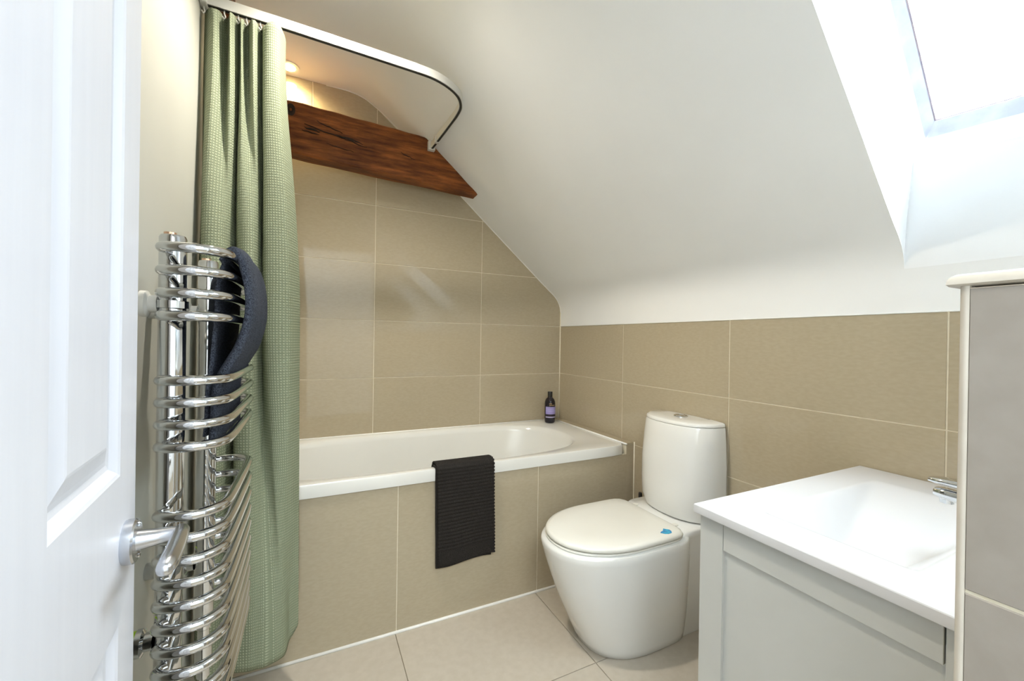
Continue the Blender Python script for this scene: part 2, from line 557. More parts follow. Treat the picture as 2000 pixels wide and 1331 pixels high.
for k in range(4):
    obj('frame_bar', mitred(O_[k], O_[(k + 1) % 4], I_[k], I_[(k + 1) % 4], -.002, .075, .022), FRAMEP, window_1, label='pale lavender white window frame bar')
obj('pane', winbar(I_[0][0] - .004, I_[2][0] + .004, I_[0][1] - .004, I_[2][1] + .004, .040, .046), GLASS, window_1)
for (a0, a1, b0, b1) in [(I_[0][0] - .001, I_[0][0] + .003, I_[0][1], I_[2][1]), (I_[2][0] - .005, I_[2][0] + .001, I_[0][1], I_[2][1]), (I_[0][0], I_[2][0], I_[0][1] - .001, I_[0][1] + .001), (I_[0][0], I_[2][0], I_[2][1] - .003, I_[2][1] + .001)]:
    obj('gasket', winbar(a0, a1, b0, b1, .026, .041), GASKET, window_1)
# sampling portal of the sky light in the window opening (emits nothing itself)
pl = bpy.data.lights.new('window_portal', 'AREA'); pl.shape = 'RECTANGLE'; pl.size = WW; pl.size_y = WH
try:
    pl.cycles.is_portal = True
    po = bpy.data.objects.new('window_portal', pl); COL.objects.link(po)
    po.matrix_world = Matrix.Translation((WBL + WTR) / 2 + NS * .09) @ Matrix((wr, wu, wr.cross(wu))).transposed().to_4x4()
    zax = po.matrix_world.to_3x3() @ Vector((0, 0, -1))
    if zax.dot(NS) > 0:
        po.matrix_world = Matrix.Translation((WBL + WTR) / 2 + NS * .09) @ Matrix((wr, -wu, wr.cross(-wu))).transposed().to_4x4()
except Exception as ex:
    print('portal', ex)

# ------------------------------------------------------------------ left wall, front wall, landing behind the camera
wall_left = obj('wall_left', box(XL - .12, XL, YF - .1, .1, -.1, 2.5), LWALL_SHADED)
tag(wall_left, 'plain off-white plaster wall behind the towel radiator', 'wall', kind='structure')
DX0, DX1, DH = -1.60, -.872, 2.0
wall_front = obj('wall_front', merge(box(XL - .1, DX0, YF - .1, YF, -.1, 2.5), box(DX1, .1, YF - .1, YF, -.1, 2.5), box(DX0, DX1, YF - .1, YF, DH, 2.5)), PLASTER)
tag(wall_front, 'white plaster wall around the doorway behind the viewer', 'wall', kind='structure')
wall_landing = obj('wall_landing', merge(box(-2.1, -2.0, -4.0, YF - .1, -.1, 2.5), box(.2, .3, -4.0, YF - .1, -.1, 2.5), box(-2.1, .3, -4.1, -4.0, -.1, 2.5), box(-2.1, .3, -4.1, YF - .1, 2.4, 2.5), box(XL - .5, XL - .1, YF - .12, YF - .1, -.1, 2.5)), PLASTER)
tag(wall_landing, 'white plaster walls of the landing outside the door', 'wall', kind='structure')
# roof lining over the flat ceiling keeps daylight out
obj('roof_lining', box(XL - .1, -1.35, YF - .1, .1, 2.42, 2.5), PLASTER, wall_left)

# ------------------------------------------------------------------ half-height partition beside the basin
PX, PY0, PY1, PZ = -.872, YF, -2.0805, 1.163
part_wall = obj('wall_partition', box(PX + .0018, .0, PY0, PY1 - .002, 0, PZ - .002), GROUT)
tag(part_wall, 'half-height tiled stub wall beside the basin, greyed for its shaded side', 'wall', kind='structure')
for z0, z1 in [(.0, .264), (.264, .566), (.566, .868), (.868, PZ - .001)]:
    obj('tile', tile_geo([(PY0 + G, z0 + G), (PY1 - .0075, z0 + G), (PY1 - .0075, z1 - G), (PY0 + G, z1 - G)], lambda u, v, d: (PX + .0018 - d, u, v)), PTILE_SHADED, part_wall)
# rounded edge bead and bullnose cap
bead = [(PX + .004 - .004 * math.cos(a) - .0005, PY1 - .007 + .007 * math.sin(a)) for a in [i * math.pi / 2 / 6 for i in range(7)]]
rings = []
for z in (0, PZ):
    rings.append([(PX + .008, PY1 - .0075, z)] + [(PX + .0005, PY1 - .0072, z)] + [(x, y, z) for x, y in bead[1:]] + [(PX + .012, PY1, z), (PX + .012, PY1 - .0075, z)])
obj('edge_bead', loft(rings), TRIMT, part_wall, smooth=40, label='cream rounded edge bead')
capr = []
cz0, cz1 = PZ, PZ + .0125
cp = []
for i in range(9):
    a = -math.pi / 2 + i * math.pi / 2 / 8
    cp.append((math.cos(a), math.sin(a)))
def caprow(x_out, y_out, z): return [(x_out, PY0, z), (x_out, y_out, z), (0, y_out, z), (0, PY0, z)]
rr = .009
rings = [caprow(PX - .001, PY1 + .007, cz0), caprow(PX - .0035, PY1 + .0085, cz0 + .002)]
for i in range(1, 7):
    a = i / 6 * math.pi / 2
    rings.append(caprow(PX - .0035 + rr * (1 - math.cos(a)), PY1 + .0085 - rr * (1 - math.cos(a)), cz0 + .0025 + .010 * math.sin(a)))
obj('cap', loft(rings), TRIMT, part_wall, smooth=50, label='rounded cream cap tile')

# ------------------------------------------------------------------ ceiling downlights
def downlight(name, x, y, label, power=LAMP_POWER, color=LAMP_COLOR, spread=165, tilt=0.0):
    r_ = root(name, label, 'lamp', (x, y, ZC), group='recessed ceiling downlights')
    obj('ring', merge(lathe([(.045, -.004), (.045, 0), (.030, 0), (.030, -.004)][::-1], (x, y, ZC), seg=28)), LAMPRING, r_, smooth=40)
    obj('bulb', lathe([(.001, -.001), (.020, -.0015), (.028, -.0045), (.026, -.006), (.001, -.007)][::-1], (x, y, ZC), seg=24), LAMPGLOW, r_, smooth=True)
    ld = bpy.data.lights.new('lamp_light', 'SPOT')
    ld.energy = power; ld.color = color; ld.spot_size = math.radians(spread); ld.spot_blend = .8; ld.shadow_soft_size = .03
    lo = bpy.data.objects.new('lamp_light', ld); COL.objects.link(lo); lo.parent = r_; lo.location = (0, 0, -.03); lo.rotation_euler = (0, -math.radians(tilt), 0)
    return r_
downlight('ceiling_downlight', -1.560, -.075, 'warm ceiling downlight shining above the timber beam beside the curtain')
downlight('ceiling_downlight', -1.37, -1.00, 'warm ceiling downlight above the bath edge, out in the room', power=62.0, color=(1, .94, .83), spread=133, tilt=5)
hr = root('landing_fill_panel', 'added square fill light over the landing behind the viewer', 'lamp', (-1.4, -3.2, 2.4))  # added unseen fill light, brightens the room through the doorway
obj('fill_panel_body', bbox(-1.85, -.95, -3.65, -2.75, 2.37, 2.4, .004), WHITEP, hr)
hl = bpy.data.lights.new('landing_fill', 'AREA'); hl.energy = HALL_FILL_POWER; hl.color = (.86, .94, 1.0); hl.shape = 'SQUARE'; hl.size = .85
ho = bpy.data.objects.new('landing_fill', hl); COL.objects.link(ho); ho.parent = hr; ho.location = (0, 0, -.035)

# round mirror on the front wall above the stub wall (seen only as a faint reflection in the tiles)
MX, MZ, MR = -.645, 1.475, .222
mir = root('round_mirror', 'round frameless wall mirror above the stub wall, facing the bath', 'mirror', (MX, YF, MZ - MR))
MIRR = mat('mirror_glass', (.85, .87, .87), .01, metal=1.0, build=noise_color((.84, .86, .86), (.86, .88, .88), 2))
obj('backing', lathe([(.001, .0005), (MR - .012, .0005), (MR - .012, .010), (.001, .010)], (MX, YF, MZ), axis=Vector((0, 1, 0)), seg=48), WHITEP, mir, smooth=40)
obj('mirror_plate', lathe([(.001, .010), (MR, .010), (MR, .013), (MR - .006, .015), (.001, .015)], (MX, YF, MZ), axis=Vector((0, 1, 0)), seg=48), MIRR, mir, smooth=30)

# ------------------------------------------------------------------ timber beam
br = root('timber_beam', 'dark stained old timber beam over the bath, cut to the ceiling slope', 'beam', (-1.2, -.12, 1.9))
def beam_edge(x, top):
    if top: z = 2.163 + (x + 1.5414) * (2.135 - 2.163) / (1.5414 - .9143)
    else: z = 1.9295 + (x + 1.5324) * (1.8945 - 1.9295) / (1.5324 - .7448)
    return z
rings = []
xs = [XL + i * (1.75 - .90) / 34 for i in range(35)]
def sec(x, zt, zb, k):
    f_, b_ = -.165, -.080
    pts = []
    n1 = lambda a, b: .0035 * noise.noise(Vector((x * 9, a * 7, b * 5 + 3)))
    c_ = .006
    outline = [(f_ + c_, zb), (f_, zb + c_)] + [(f_, zb + c_ + (zt - zb - 2 * c_) * t) for t in (.2, .4, .6, .8)] + [(f_, zt - c_), (f_ + c_, zt), (b_ - c_, zt), (b_, zt - c_), (b_, zb + c_), (b_ - c_, zb)]
    return [(x, y + n1(y, z), z + n1(z, y) * (2.2 if z > zt - .01 else 1.2)) for y, z in outline]
for k, x in enumerate(xs):
    rings.append(sec(x, beam_edge(x, True), beam_edge(x, False), k))
# end cut follows the slope
for x in (-.87, -.82, -.76, -.70, -.66, -.640):
    zs = (CS - .6524 * x) / .7579 - .004
    rings.append(sec(x, max(min(beam_edge(x, True), zs), beam_edge(x, False) + .02), beam_edge(x, False), 0))
obj('beam_body', loft(rings), BEAM, br, smooth=35)
def crack(pts, w, d=.0012):
    """thin dark split lying in the front face"""
    P = [Vector((x, -.1668, z)) for x, z in pts]
    V, F = [], []
    n_ = len(P)
    for i, p in enumerate(P):
        t = i / (n_ - 1)
        h = w * math.sin(math.pi * min(max(t, .04), .96)) * (.75 + .5 * random.random())
        V += [p + Vector((0, -.0016, h)), p + Vector((0, -.0016, -h)), p + Vector((0, .004, h)), p + Vector((0, .004, -h))]
    for i in range(n_ - 1):
        a, b = i * 4, i * 4 + 4
        F += [(a, b, b + 1, a + 1), (a + 2, a + 3, b + 3, b + 2), (a, a + 2, b + 2, b), (a + 1, b + 1, b + 3, a + 3)]
    F += [(0, 1, 3, 2), ((n_ - 1) * 4, (n_ - 1) * 4 + 2, (n_ - 1) * 4 + 3, (n_ - 1) * 4 + 1)]
    return V, F
def crkline(x0, z0, x1, z1, k=9, j=.003):
    return [(x0 + (x1 - x0) * i / (k - 1), z0 + (z1 - z0) * i / (k - 1) + random.uniform(-j, j)) for i in range(k)]
for a in [(-1.49, 2.070, -1.33, 2.036, .0022), (-1.49, 2.052, -1.425, 2.045, .004), (-1.50, 2.035, -1.43, 2.033, .0022), (-1.44, 2.092, -1.33, 2.062, .0016), (-1.36, 2.050, -1.24, 2.030, .0038), (-1.33, 2.040, -1.22, 2.018, .002), (-1.06, 2.03, -.99, 2.005, .0014), (-1.40, 2.00, -1.28, 1.985, .001)]:
    obj('crack', crack(crkline(*a[:4]), a[4]), CRACK, br)
# knot at the left
kv, kf = [], []
for i, r_ in enumerate((.024, .020, .015, .011, .006)):
    for k in range(18):
        an = 2 * math.pi * k / 18
        kv.append((-1.545 + r_ * .75 * math.cos(an), -.1668 - (.0012 if i % 2 else .0002) , 2.118 + r_ * 1.15 * math.sin(an)))
for i in range(4):
    for k in range(18):
        kf.append((i * 18 + k, i * 18 + (k + 1) % 18, i * 18 + 18 + (k + 1) % 18, i * 18 + 18 + k))
obj('knot', (kv, kf), CRACK, br)

# second timber fragment at the left wall, above the curtain rail
tb = obj('timber_block', bbox(XL + .001, XL + .06, -.79, -.60, 2.122, 2.30, .006), BEAM)
tag(tb, 'small dark timber block on the left wall above the curtain rail end', 'timber')

# ------------------------------------------------------------------ curtain rail
TZ = 2.072
ra = [(-1.75, -.772), (-1.55, -.768), (-1.30, -.758), (-1.12, -.750)]
cv = [(-1.12, -.750), (-1.05, -.742), (-.985, -.716), (-.930, -.672), (-.900, -.612), (-.893, -.548), (-.895, -.48)]
ctr = [Vector((x, y, 0)) for x, y in ra[:-1]] + [v for v in catmull([Vector((x, y, 0)) for x, y in cv], 5)] + [Vector((-.899, -.38, 0)), Vector((-.905, -.262, 0)), Vector((-.910, -.172, 0))]
def sweep_rect(path, w, z0, z1):
    R_ = []
    for i, p in enumerate(path):
        t = (path[min(i + 1, len(path) - 1)] - path[max(i - 1, 0)]).normalized()
        nr = Vector((t.y, -t.x, 0))
        a, b = p + nr * w / 2, p - nr * w / 2
        R_.append([(a.x, a.y, z0), (a.x, a.y, z1), (b.x, b.y, z1), (b.x, b.y, z0)])
    return loft(R_)
tr = root('curtain_rail', 'white L-shaped shower curtain rail curving to the timber beam', 'curtain rail', (-1.2, -.75, TZ))
isplit = 5
obj('rail_straight', sweep_rect(ctr[:isplit], .016, TZ, TZ + .030), WHITEP, tr, smooth=40)
obj('rail_bend', sweep_rect(ctr[isplit - 1:-3], .0155, TZ + .0005, TZ + .0295), WHITEP, tr, smooth=40)
obj('rail_end', sweep_rect(ctr[-4:], .016, TZ, TZ + .030), WHITEP, tr, smooth=40)
obj('slot', sweep_rect(ctr[:-2] + [Vector((-.9045, -.27, 0))], .0095, TZ - .0012, TZ + .002), DARKSLOT, tr, smooth=40, label='dark runner slot under the rail')
obj('slot', sweep_rect([Vector((-.9055, -.25, 0)), Vector((-.9095, -.18, 0))], .0095, TZ - .0012, TZ + .002), DARKSLOT, tr)
obj('joint_clip', bbox(-.918, -.893, -.275, -.255, TZ - .004, TZ + .033, .002), WHITEP, tr)
obj('end_bracket', bbox(-.928, -.892, -.190, -.1635, TZ - .006, TZ + .042, .003), WHITEP, tr)
obj('wall_bracket', bbox(XL, XL + .018, -.795, -.75, TZ - .006, TZ + .040, .003), WHITEP, tr)

# ------------------------------------------------------------------ shower curtain
top = [(-1.745, -.742), (-1.712, -.800), (-1.690, -.745), (-1.672, -.803), (-1.657, -.748), (-1.645, -.788), (-1.635, -.748), (-1.617, -.803), (-1.597, -.742), (-1.588, -.792), (-1.550, -.797), (-1.533, -.752)]
mid = [(-1.745, -.765), (-1.722, -.842), (-1.682, -.852), (-1.660, -.800), (-1.655, -.772), (-1.640, -.832), (-1.602, -.852), (-1.588, -.800), (-1.584, -.775), (-1.568, -.838), (-1.512, -.848), (-1.482, -.775)]
bot = [(-1.742, -.775), (-1.722, -.850), (-1.682, -.862), (-1.662, -.815), (-1.654, -.805), (-1.634, -.855), (-1.600, -.872), (-1.572, -.875), (-1.540, -.870), (-1.508, -.850), (-1.500, -.822), (-1.474, -.800)]
PER = 14
tc_, mc_, bc_ = [catmull([Vector((x, y, 0)) for x, y in P_], PER) for P_ in (top, mid, bot)]
NZ = 110
ZTOP, ZBOT = TZ - .006, .140
V, F, UV = [], [], []
ncol = len(tc_)
for r_ in range(NZ):
    t = r_ / (NZ - 1)
    for c_ in range(ncol):
        if t < .45:
            q = t / .45; q = q * q * (3 - 2 * q)
            p = tc_[c_].lerp(mc_[c_], q)
        else:
            q = (t - .45) / .55; q = q * q * (3 - 2 * q)
            p = mc_[c_].lerp(bc_[c_], q)
        u = c_ / (ncol - 1)
        # the head sags between the hooks, the hem rises at the free corner
        sag = .014 * (1 - abs(math.cos(math.pi * u * 5.5))) * max(0, 1 - t * 5)
        hem = .055 * max(0, (u - .80) / .20) ** 2 * max(0, (t - .82) / .18) ** 2
        z = ZTOP + (ZBOT - ZTOP) * t - sag * 1.2 + hem
        wob = .004 * noise.noise(Vector((u * 14, t * 5, 2.3)))
        V.append((p.x + wob, p.y + wob * .6, z))
lens = [0.]
for c_ in range(1, ncol): lens.append(lens[-1] + (mc_[c_] - mc_[c_ - 1]).length)
for r_ in range(NZ):
    for c_ in range(ncol): UV.append((lens[c_] * 1.0, V[r_ * ncol + c_][2]))
for r_ in range(NZ - 1):
    for c_ in range(ncol - 1):
        F.append((r_ * ncol + c_, r_ * ncol + c_ + 1, (r_ + 1) * ncol + c_ + 1, (r_ + 1) * ncol + c_))
cur = root('shower_curtain', 'sage green dotted waffle shower curtain drawn to the left of the bath', 'curtain', (-1.62, -.79, ZBOT))
cloth = obj('cloth', (V, F), CURT, cur, smooth=True, uvs=UV)
sm = cloth.modifiers.new('thickness', 'SOLIDIFY'); sm.thickness = .0016; sm.offset = 0
for k, (x, y) in enumerate([(-1.742, -.770), (-1.692, -.770), (-1.657, -.769), (-1.636, -.769), (-1.600, -.768), (-1.545, -.767)]):
    obj('hook', tube([(x, y, TZ + .004), (x, y - .002, TZ - .010), (x + .004, y - .004, TZ - .022), (x + .001, y - .008, TZ - .030), (x - .004, y - .006, TZ - .022)], .0022, 6), WHITEP, cur, smooth=True)
obj('heading_tape', bbox(-1.742, -1.705, -.748, -.744, ZTOP - .03, ZTOP + .0, .001), WHITEP, cur)

# ------------------------------------------------------------------ bath
BX0, BX1, BY0, BY1, BZ = XL + .002, -.052, -.700, -.003, .597
bath = root('bathtub', 'white acrylic bathtub along the tiled back wall', 'bathtub', ((BX0 + BX1) / 2, -.35, 0))
NB = 120
def rect_ring(x0, x1, y0, y1, z, r=.02):
    cx, cy = (x0 + x1) / 2, (y0 + y1) / 2
    out = []
    for k in range(NB):
        a = 2 * math.pi * k / NB
        c, s = math.cos(a), math.sin(a)
        hx, hy = (x1 - x0) / 2, (y1 - y0) / 2
        e_ = 26
        q = (abs(c) ** e_ + abs(s) ** e_) ** (-1 / e_)
        out.append((cx + hx * c * q, cy + hy * s * q, z))
    return out
def tub_ring(x0, x1, y0, y1, z, e_):
    cx, cy = (x0 + x1) / 2, (y0 + y1) / 2
    hx, hy = (x1 - x0) / 2, (y1 - y0) / 2
    out = []
    for k in range(NB):
        a = 2 * math.pi * k / NB
        c, s = math.cos(a), math.sin(a)
        # straight sides, broad elliptical ends
        ex = 2.6
        q = (abs(c) ** ex + abs(s) ** e_) ** (-1 / ((ex + e_) / 2))
        out.append((cx + hx * max(-1, min(1, c * q)), cy + hy * max(-1, min(1, s * q)), z))
    return out
rings = [rect_ring(BX0, BX1, BY0, BY1, BZ - .046), rect_ring(BX0, BX1, BY0, BY1, BZ - .006), rect_ring(BX0 + .003, BX1 - .003, BY0 + .003, BY1 - .003, BZ),
         rect_ring(BX0 + .012, BX1 - .012, BY0 + .010, BY1 - .012, BZ + .001),
         tub_ring(BX0 + .055, -.190, -.668, -.028, BZ, 4.4), tub_ring(BX0 + .066, -.206, -.658, -.038, BZ - .006, 4.4),
         tub_ring(BX0 + .073, -.216, -.652, -.044, BZ - .03, 4.4),
         tub_ring(BX0 + .10, -.262, -.630, -.062, BZ - .16, 4.2), tub_ring(BX0 + .14, -.32, -.605, -.085, BZ - .29, 4),
         tub_ring(BX0 + .19, -.39, -.575, -.115, BZ - .365, 3.6), tub_ring(BX0 + .26, -.47, -.53, -.16, BZ - .39, 3.2), tub_ring(BX0 + .6, -.9, -.40, -.30, BZ - .395, 2.5)]
obj('tub_shell', loft(rings, cap0=False), ACRYL, bath, smooth=50)
obj('sealant_bead', tube([(BX0 + .003, -.0062, BZ + .001), (BX1, -.0062, BZ + .001)], .0045, 8), SEAL, bath, smooth=True)
obj('sealant_bead', tube([(BX1 + .001, -.005, BZ + .002), (BX1 + .001, BY0 + .004, BZ + .002)], .0045, 8), SEAL, bath, smooth=True)

# tiled bath panel, ledge and sealant
panel = obj('bath_panel', merge(box(XL + .001, 0, -.6922, -.670, 0, .548), box(BX1 + .004, 0, -.6922, -.001, .5, .598)), GROUT)
tag(panel, 'beige tiled front panel of the bath with a narrow ledge at the wall', 'bath panel')
for xa, xb, zt in [(-1.749, -1.1478, .549), (-1.1478, -.5458, .549), (-.5458, -.0505, .549)]:
    obj('tile', tile_geo([(xa + G, .003), (xb - (G if xb < -.1 else 0), .003), (xb - (G if xb < -.1 else 0), zt), (xa + G, zt)], lambda u, v, d: (u, -.6922 - d, v), .0018), TILE, panel)
obj('tile', tile_geo([(-.0505, .003), (-.0015, .003), (-.0015, .6005), (-.0505, .6005)], lambda u, v, d: (u, -.6922 - d, v), .0018), TILE, panel)
for ya, yb in [(-.688, -.42), (-.42, -.005)]:
    obj('ledge_tile', tile_geo([(BX1 + .006, ya + .001), (-.002, ya + .001), (-.002, yb - .001), (BX1 + .006, yb - .001)], lambda u, v, d: (u, v, .598 + d), .005), TILE, panel)
trim_1 = obj('trim_1', xf(tube([(XL + .002, -.697, .0035), (-.002, -.697, .0035)], .0055, 8), Matrix.Identity(4)), SEAL, smooth=True)
tag(trim_1, 'white sealant line along the foot of the bath panel', 'sealant', kind='structure')
trim_2 = obj('trim_2', tube([(-.0015, -.0015, .60), (-.0015, -.0015, 1.30)], .0035, 8), CREAMSEAL, smooth=True)
tag(trim_2, 'cream sealant line in the tiled corner above the bottle', 'sealant', kind='structure')
trim_3 = obj('trim_3', tube([(-.001, -.001, ZT + .001), (-.001, YF, ZT + .001)], .0022, 6), SEAL, smooth=True)
tag(trim_3, 'thin white line along the top of the right wall tiles', 'sealant', kind='structure')
trim_4 = obj('trim_4', tube([(-.0015, -.695, .01), (-.0015, -.695, .605)], .003, 6), CREAMSEAL, smooth=True)
tag(trim_4, 'cream sealant line where bath panel meets the right wall', 'sealant', kind='structure')
trim_5 = obj('trim_5', tube([(v[0] , -.002, v[1] - .001) for v in prof if v[1] > ZT + .02 and v[0] > -1.4], .0035, 6), SEAL, smooth=True)
tag(trim_5, 'thin white line where the back wall tiles meet the sloping ceiling', 'sealant', kind='structure')

# ------------------------------------------------------------------ charcoal towel over the bath edge
tw = root('hand_towel', 'charcoal ribbed towel hanging over the front edge of the bath', 'towel', (-.885, -.705, .2))
def drape(prof_pts, xa, xb, thick, rib=None, nx=26, skew=0.0, hem=0.0, seed=0):
    """cloth swept along x; prof_pts is a list of (y, z, s) from the inner edge over the top to the outer hem."""
    V, F = [], []
    npt = len(prof_pts)
    for side in (0, 1):
        for i, (y, z, ny, nz_, s) in enumerate(prof_pts):
            for j in range(nx):
                u = j / (nx - 1)
                off = (thick / 2 if side else -thick / 2)
                r_ = rib(s) if (rib and side) else 0
                t = i / (npt - 1)
                w = .0035 * noise.noise(Vector((u * 3 + seed, t * 4, .7))) * min(1, t * 3)
                zz = z + (hem * (u - .5) - .006 * math.sin(u * 5.2 + .6) * 1) * max(0, (t - .55) / .45)
                xx = xa + (xb - xa) * u + skew * max(0, t - .3) + (.0018 * math.sin(s * 2 * math.pi / .0135) if j in (nx - 1,) and rib else 0)
                V.append((xx, y + ny * (off + r_) + w * ny, zz + nz_ * (off + r_)))
    N = npt * nx
    for i in range(npt - 1):
        for j in range(nx - 1):
            a = i * nx + j
            F.append((a, a + 1, a + nx + 1, a + nx))
            F.append((N + a, N + a + nx, N + a + nx + 1, N + a + 1))
        F.append((i * nx, (i + 1) * nx, N + (i + 1) * nx, N + i * nx))
        b = i * nx + nx - 1
        F.append((b, N + b, N + b + nx, b + nx))
    for j in range(nx - 1):
        F.append((j, N + j, N + j + 1, j + 1))
        b = (npt - 1) * nx + j
        F.append((b, b + 1, N + b + 1, N + b))
    return V, F
def path_profile(pts, step=.0017):
    P_ = [Vector((y, z, 0)) for y, z in pts]
    P_ = catmull(P_, 24)
    out = [P_[0]]
    acc = 0
    res = []
    # resample
    total = [0.]
    for a, b in zip(P_[:-1], P_[1:]): total.append(total[-1] + (b - a).length)
    L_ = total[-1]
    n_ = int(L_ / step)
    k = 0
    pp = []
    for i in range(n_ + 1):
        s = L_ * i / n_
        while k < len(total) - 2 and total[k + 1] < s: k += 1
        t = (s - total[k]) / max(1e-9, total[k + 1] - total[k])
        pp.append((P_[k].lerp(P_[k + 1], t), s))
    for i, (p, s) in enumerate(pp):
        a, b = pp[max(0, i - 1)][0], pp[min(len(pp) - 1, i + 1)][0]
        t = (b - a).normalized()
        res.append((p.x, p.y, -t.y * -1, t.x * -1, s))
    return res, L_
pts = [(-.633, .565), (-.637, .592), (-.650, .6085), (-.680, .6135), (-.704, .6115), (-.7155, .600), (-.717, .57), (-.717, .45), (-.716, .33), (-.715, .228)]
pp, L_ = path_profile(pts)
# outward normal must point away from the bath: y negative on the front
pp = [(y, z, (-abs(ny) if z < .59 and y < -.69 else ny), nz_, s) for y, z, ny, nz_, s in pp]
pp = [(y, z, (ny if not (y < -.69 and z < .6) else -abs(ny)), (abs(nz_) if z > .6 else nz_), s) for y, z, ny, nz_, s in pp]
def rib(s):
    if s > L_ - .055: return .0008
    return .0022 * (0.5 + .5 * math.cos(2 * math.pi * s / .0135)) ** .8
obj('outer_fold', drape(pp, -1.006, -.768, .006, rib, 30, skew=.012, hem=-.0), CHAR, tw, smooth=True)
pts2 = [(-.641, .568), (-.645, .590), (-.657, .6005), (-.685, .6040), (-.698, .6025), (-.7055, .595), (-.7065, .57), (-.7065, .45), (-.706, .33), (-.7055, .216)]
pp2, L2 = path_profile(pts2, .006)
pp2 = [(y, z, (-abs(ny) if (y < -.69 and z < .59) else ny), (abs(nz_) if z > .598 else nz_), s) for y, z, ny, nz_, s in pp2]
obj('inner_fold', drape(pp2, -1.010, -.778, .005, None, 16, skew=.008, seed=3), CHAR, tw, smooth=True)

# ------------------------------------------------------------------ bottle
bx, by, bz = -.127, -.094, BZ + .001
bot_ = root('soap_bottle', 'black pump-less soap bottle with lavender label in the bath corner', 'bottle', (bx, by, bz))
bot_['label'] = 'black soap bottle with a lavender label in the corner of the bath'
obj('body', lathe([(.001, 0), (.026, 0), (.0305, .004), (.0325, .012), (.0325, .118), (.031, .130), (.026, .143), (.019, .151), (.0145, .155), (.0135, .160), (.001, .160)], (bx, by, bz), seg=32), BOTTLE, bot_, smooth=40)
obj('cap', lathe([(.001, .158), (.0145, .158), (.0150, .160), (.0150, .188), (.0140, .190), (.001, .190)], (bx, by, bz), seg=24), BLACKP, bot_, smooth=40)
rg = [[(bx + .0329 * math.cos(a), by + .0329 * math.sin(a), bz + z) for a in [-math.pi * .95 + i * math.pi * 1.1 / 20 for i in range(21)]] for z in (.034, .100)]
lv = rg[0] + rg[1]
lf = [(i, i + 1, 21 + i + 1, 21 + i) for i in range(20)]
lab = obj('paper_label', (lv, lf), LABEL, bot_, label='lavender label with a dark printed band')
sm = lab.modifiers.new('thickness', 'SOLIDIFY'); sm.thickness = .0005; sm.offset = 1
for z0, z1, a0, a1 in ((.117, .122, -2.25, -1.75), (.1075, .112, -2.2, -1.15)):
    q = [(bx + .0328 * math.cos(a0 + (a1 - a0) * i / 8), by + .0328 * math.sin(a0 + (a1 - a0) * i / 8)) for i in range(9)]
    g = ([(x, y, bz + z0) for x, y in q] + [(x, y, bz + z1) for x, y in q], [(i, i + 1, 10 + i, 9 + i) for i in range(8)])
    o_ = obj('print_line', g, GOLDP, bot_)
    sm = o_.modifiers.new('thickness', 'SOLIDIFY'); sm.thickness = .0004; sm.offset = 1

# ------------------------------------------------------------------ toilet
TY = -1.025
toi = root('toilet', 'white close-coupled ceramic toilet with rounded pan against the right wall', 'toilet', (-.33, TY, 0))
NT = 72
def egg(xf_, xr, w, z, er=3.2, efr=2.0, mid=.55):
    """plan outline: rounded front towards -x, squarer rear."""
    xm = xf_ + (xr - xf_) * mid
    out = []
    for k in range(NT):
        a = 2 * math.pi * k / NT
        c, s = math.cos(a), math.sin(a)
        if c < 0:
            e_ = efr; hx = xm - xf_
        else:
            e_ = er; hx = xr - xm
        q = (abs(c) ** e_ + abs(s) ** e_) ** (-1 / e_)
        out.append((xm + hx * c * q, TY + w * s * q, z * .962))
    return out
pan = [egg(-.535, -.150, .148, .0, 5, 2.5), egg(-.545, -.150, .152, .004, 5, 2.5), egg(-.556, -.150, .157, .03, 5, 2.45),
       egg(-.588, -.150, .168, .10, 5, 2.35), egg(-.624, -.152, .178, .18, 5, 2.3), egg(-.655, -.154, .186, .26, 5, 2.25), egg(-.679, -.156, .191, .33, 5, 2.2),
       egg(-.692, -.158, .193, .375, 5, 2.2), egg(-.696, -.160, .193, .395, 5, 2.2), egg(-.692, -.163, .190, .403, 5, 2.2), egg(-.675, -.175, .176, .405, 5, 2.2)]
obj('pan', loft(pan), CERAM, toi, smooth=60)
rear = []
def rrect(x0, x1, w, z, e_=7):
    cx = (x0 + x1) / 2; hx = (x1 - x0) / 2
    out = []
    for k in range(NT):
        a = 2 * math.pi * k / NT
        c, s = math.cos(a), math.sin(a)
        q = (abs(c) ** e_ + abs(s) ** e_) ** (-1 / e_)
        out.append((cx + hx * c * q, TY + w * s * q, z))
    return out
rear = [rrect(-.22, -.004, .135, 0), rrect(-.22, -.004, .138, .01), rrect(-.24, -.004, .14, .20), rrect(-.26, -.004, .15, .34), rrect(-.25, -.004, .160, .380), rrect(-.225, -.004, .166, .402, 5), rrect(-.215, -.004, .160, .409, 5)]
obj('rear_plinth', loft(rear), CERAM, toi, smooth=60)
def cist(depth, w, z, e_=3.6):
    out = []
    for k in range(NT):
        a = 2 * math.pi * k / NT
        c, s = math.cos(a), math.sin(a)
        if c < 0:
            q = (abs(c) ** 2.25 + abs(s) ** 2.25) ** (-1 / 2.25); hx = depth * .78
        else:
            e2 = 10
            q = (abs(c) ** e2 + abs(s) ** e2) ** (-1 / e2); hx = depth * .22
        q2 = min(q, 1 / max(abs(c), abs(s), 1e-6))
        out.append((-.003 - depth * .22 + hx * c * q2, TY - .006 + w * s * q2, z))
    return out
ci = [cist(.140, .150, .413), cist(.164, .166, .417), cist(.180, .175, .46), cist(.182, .178, .53), cist(.180, .178, .62), cist(.172, .174, .71), cist(.164, .169, .772), cist(.160, .167, .778)]
cis = obj('cistern', loft(ci), CERAM, toi, smooth=50)
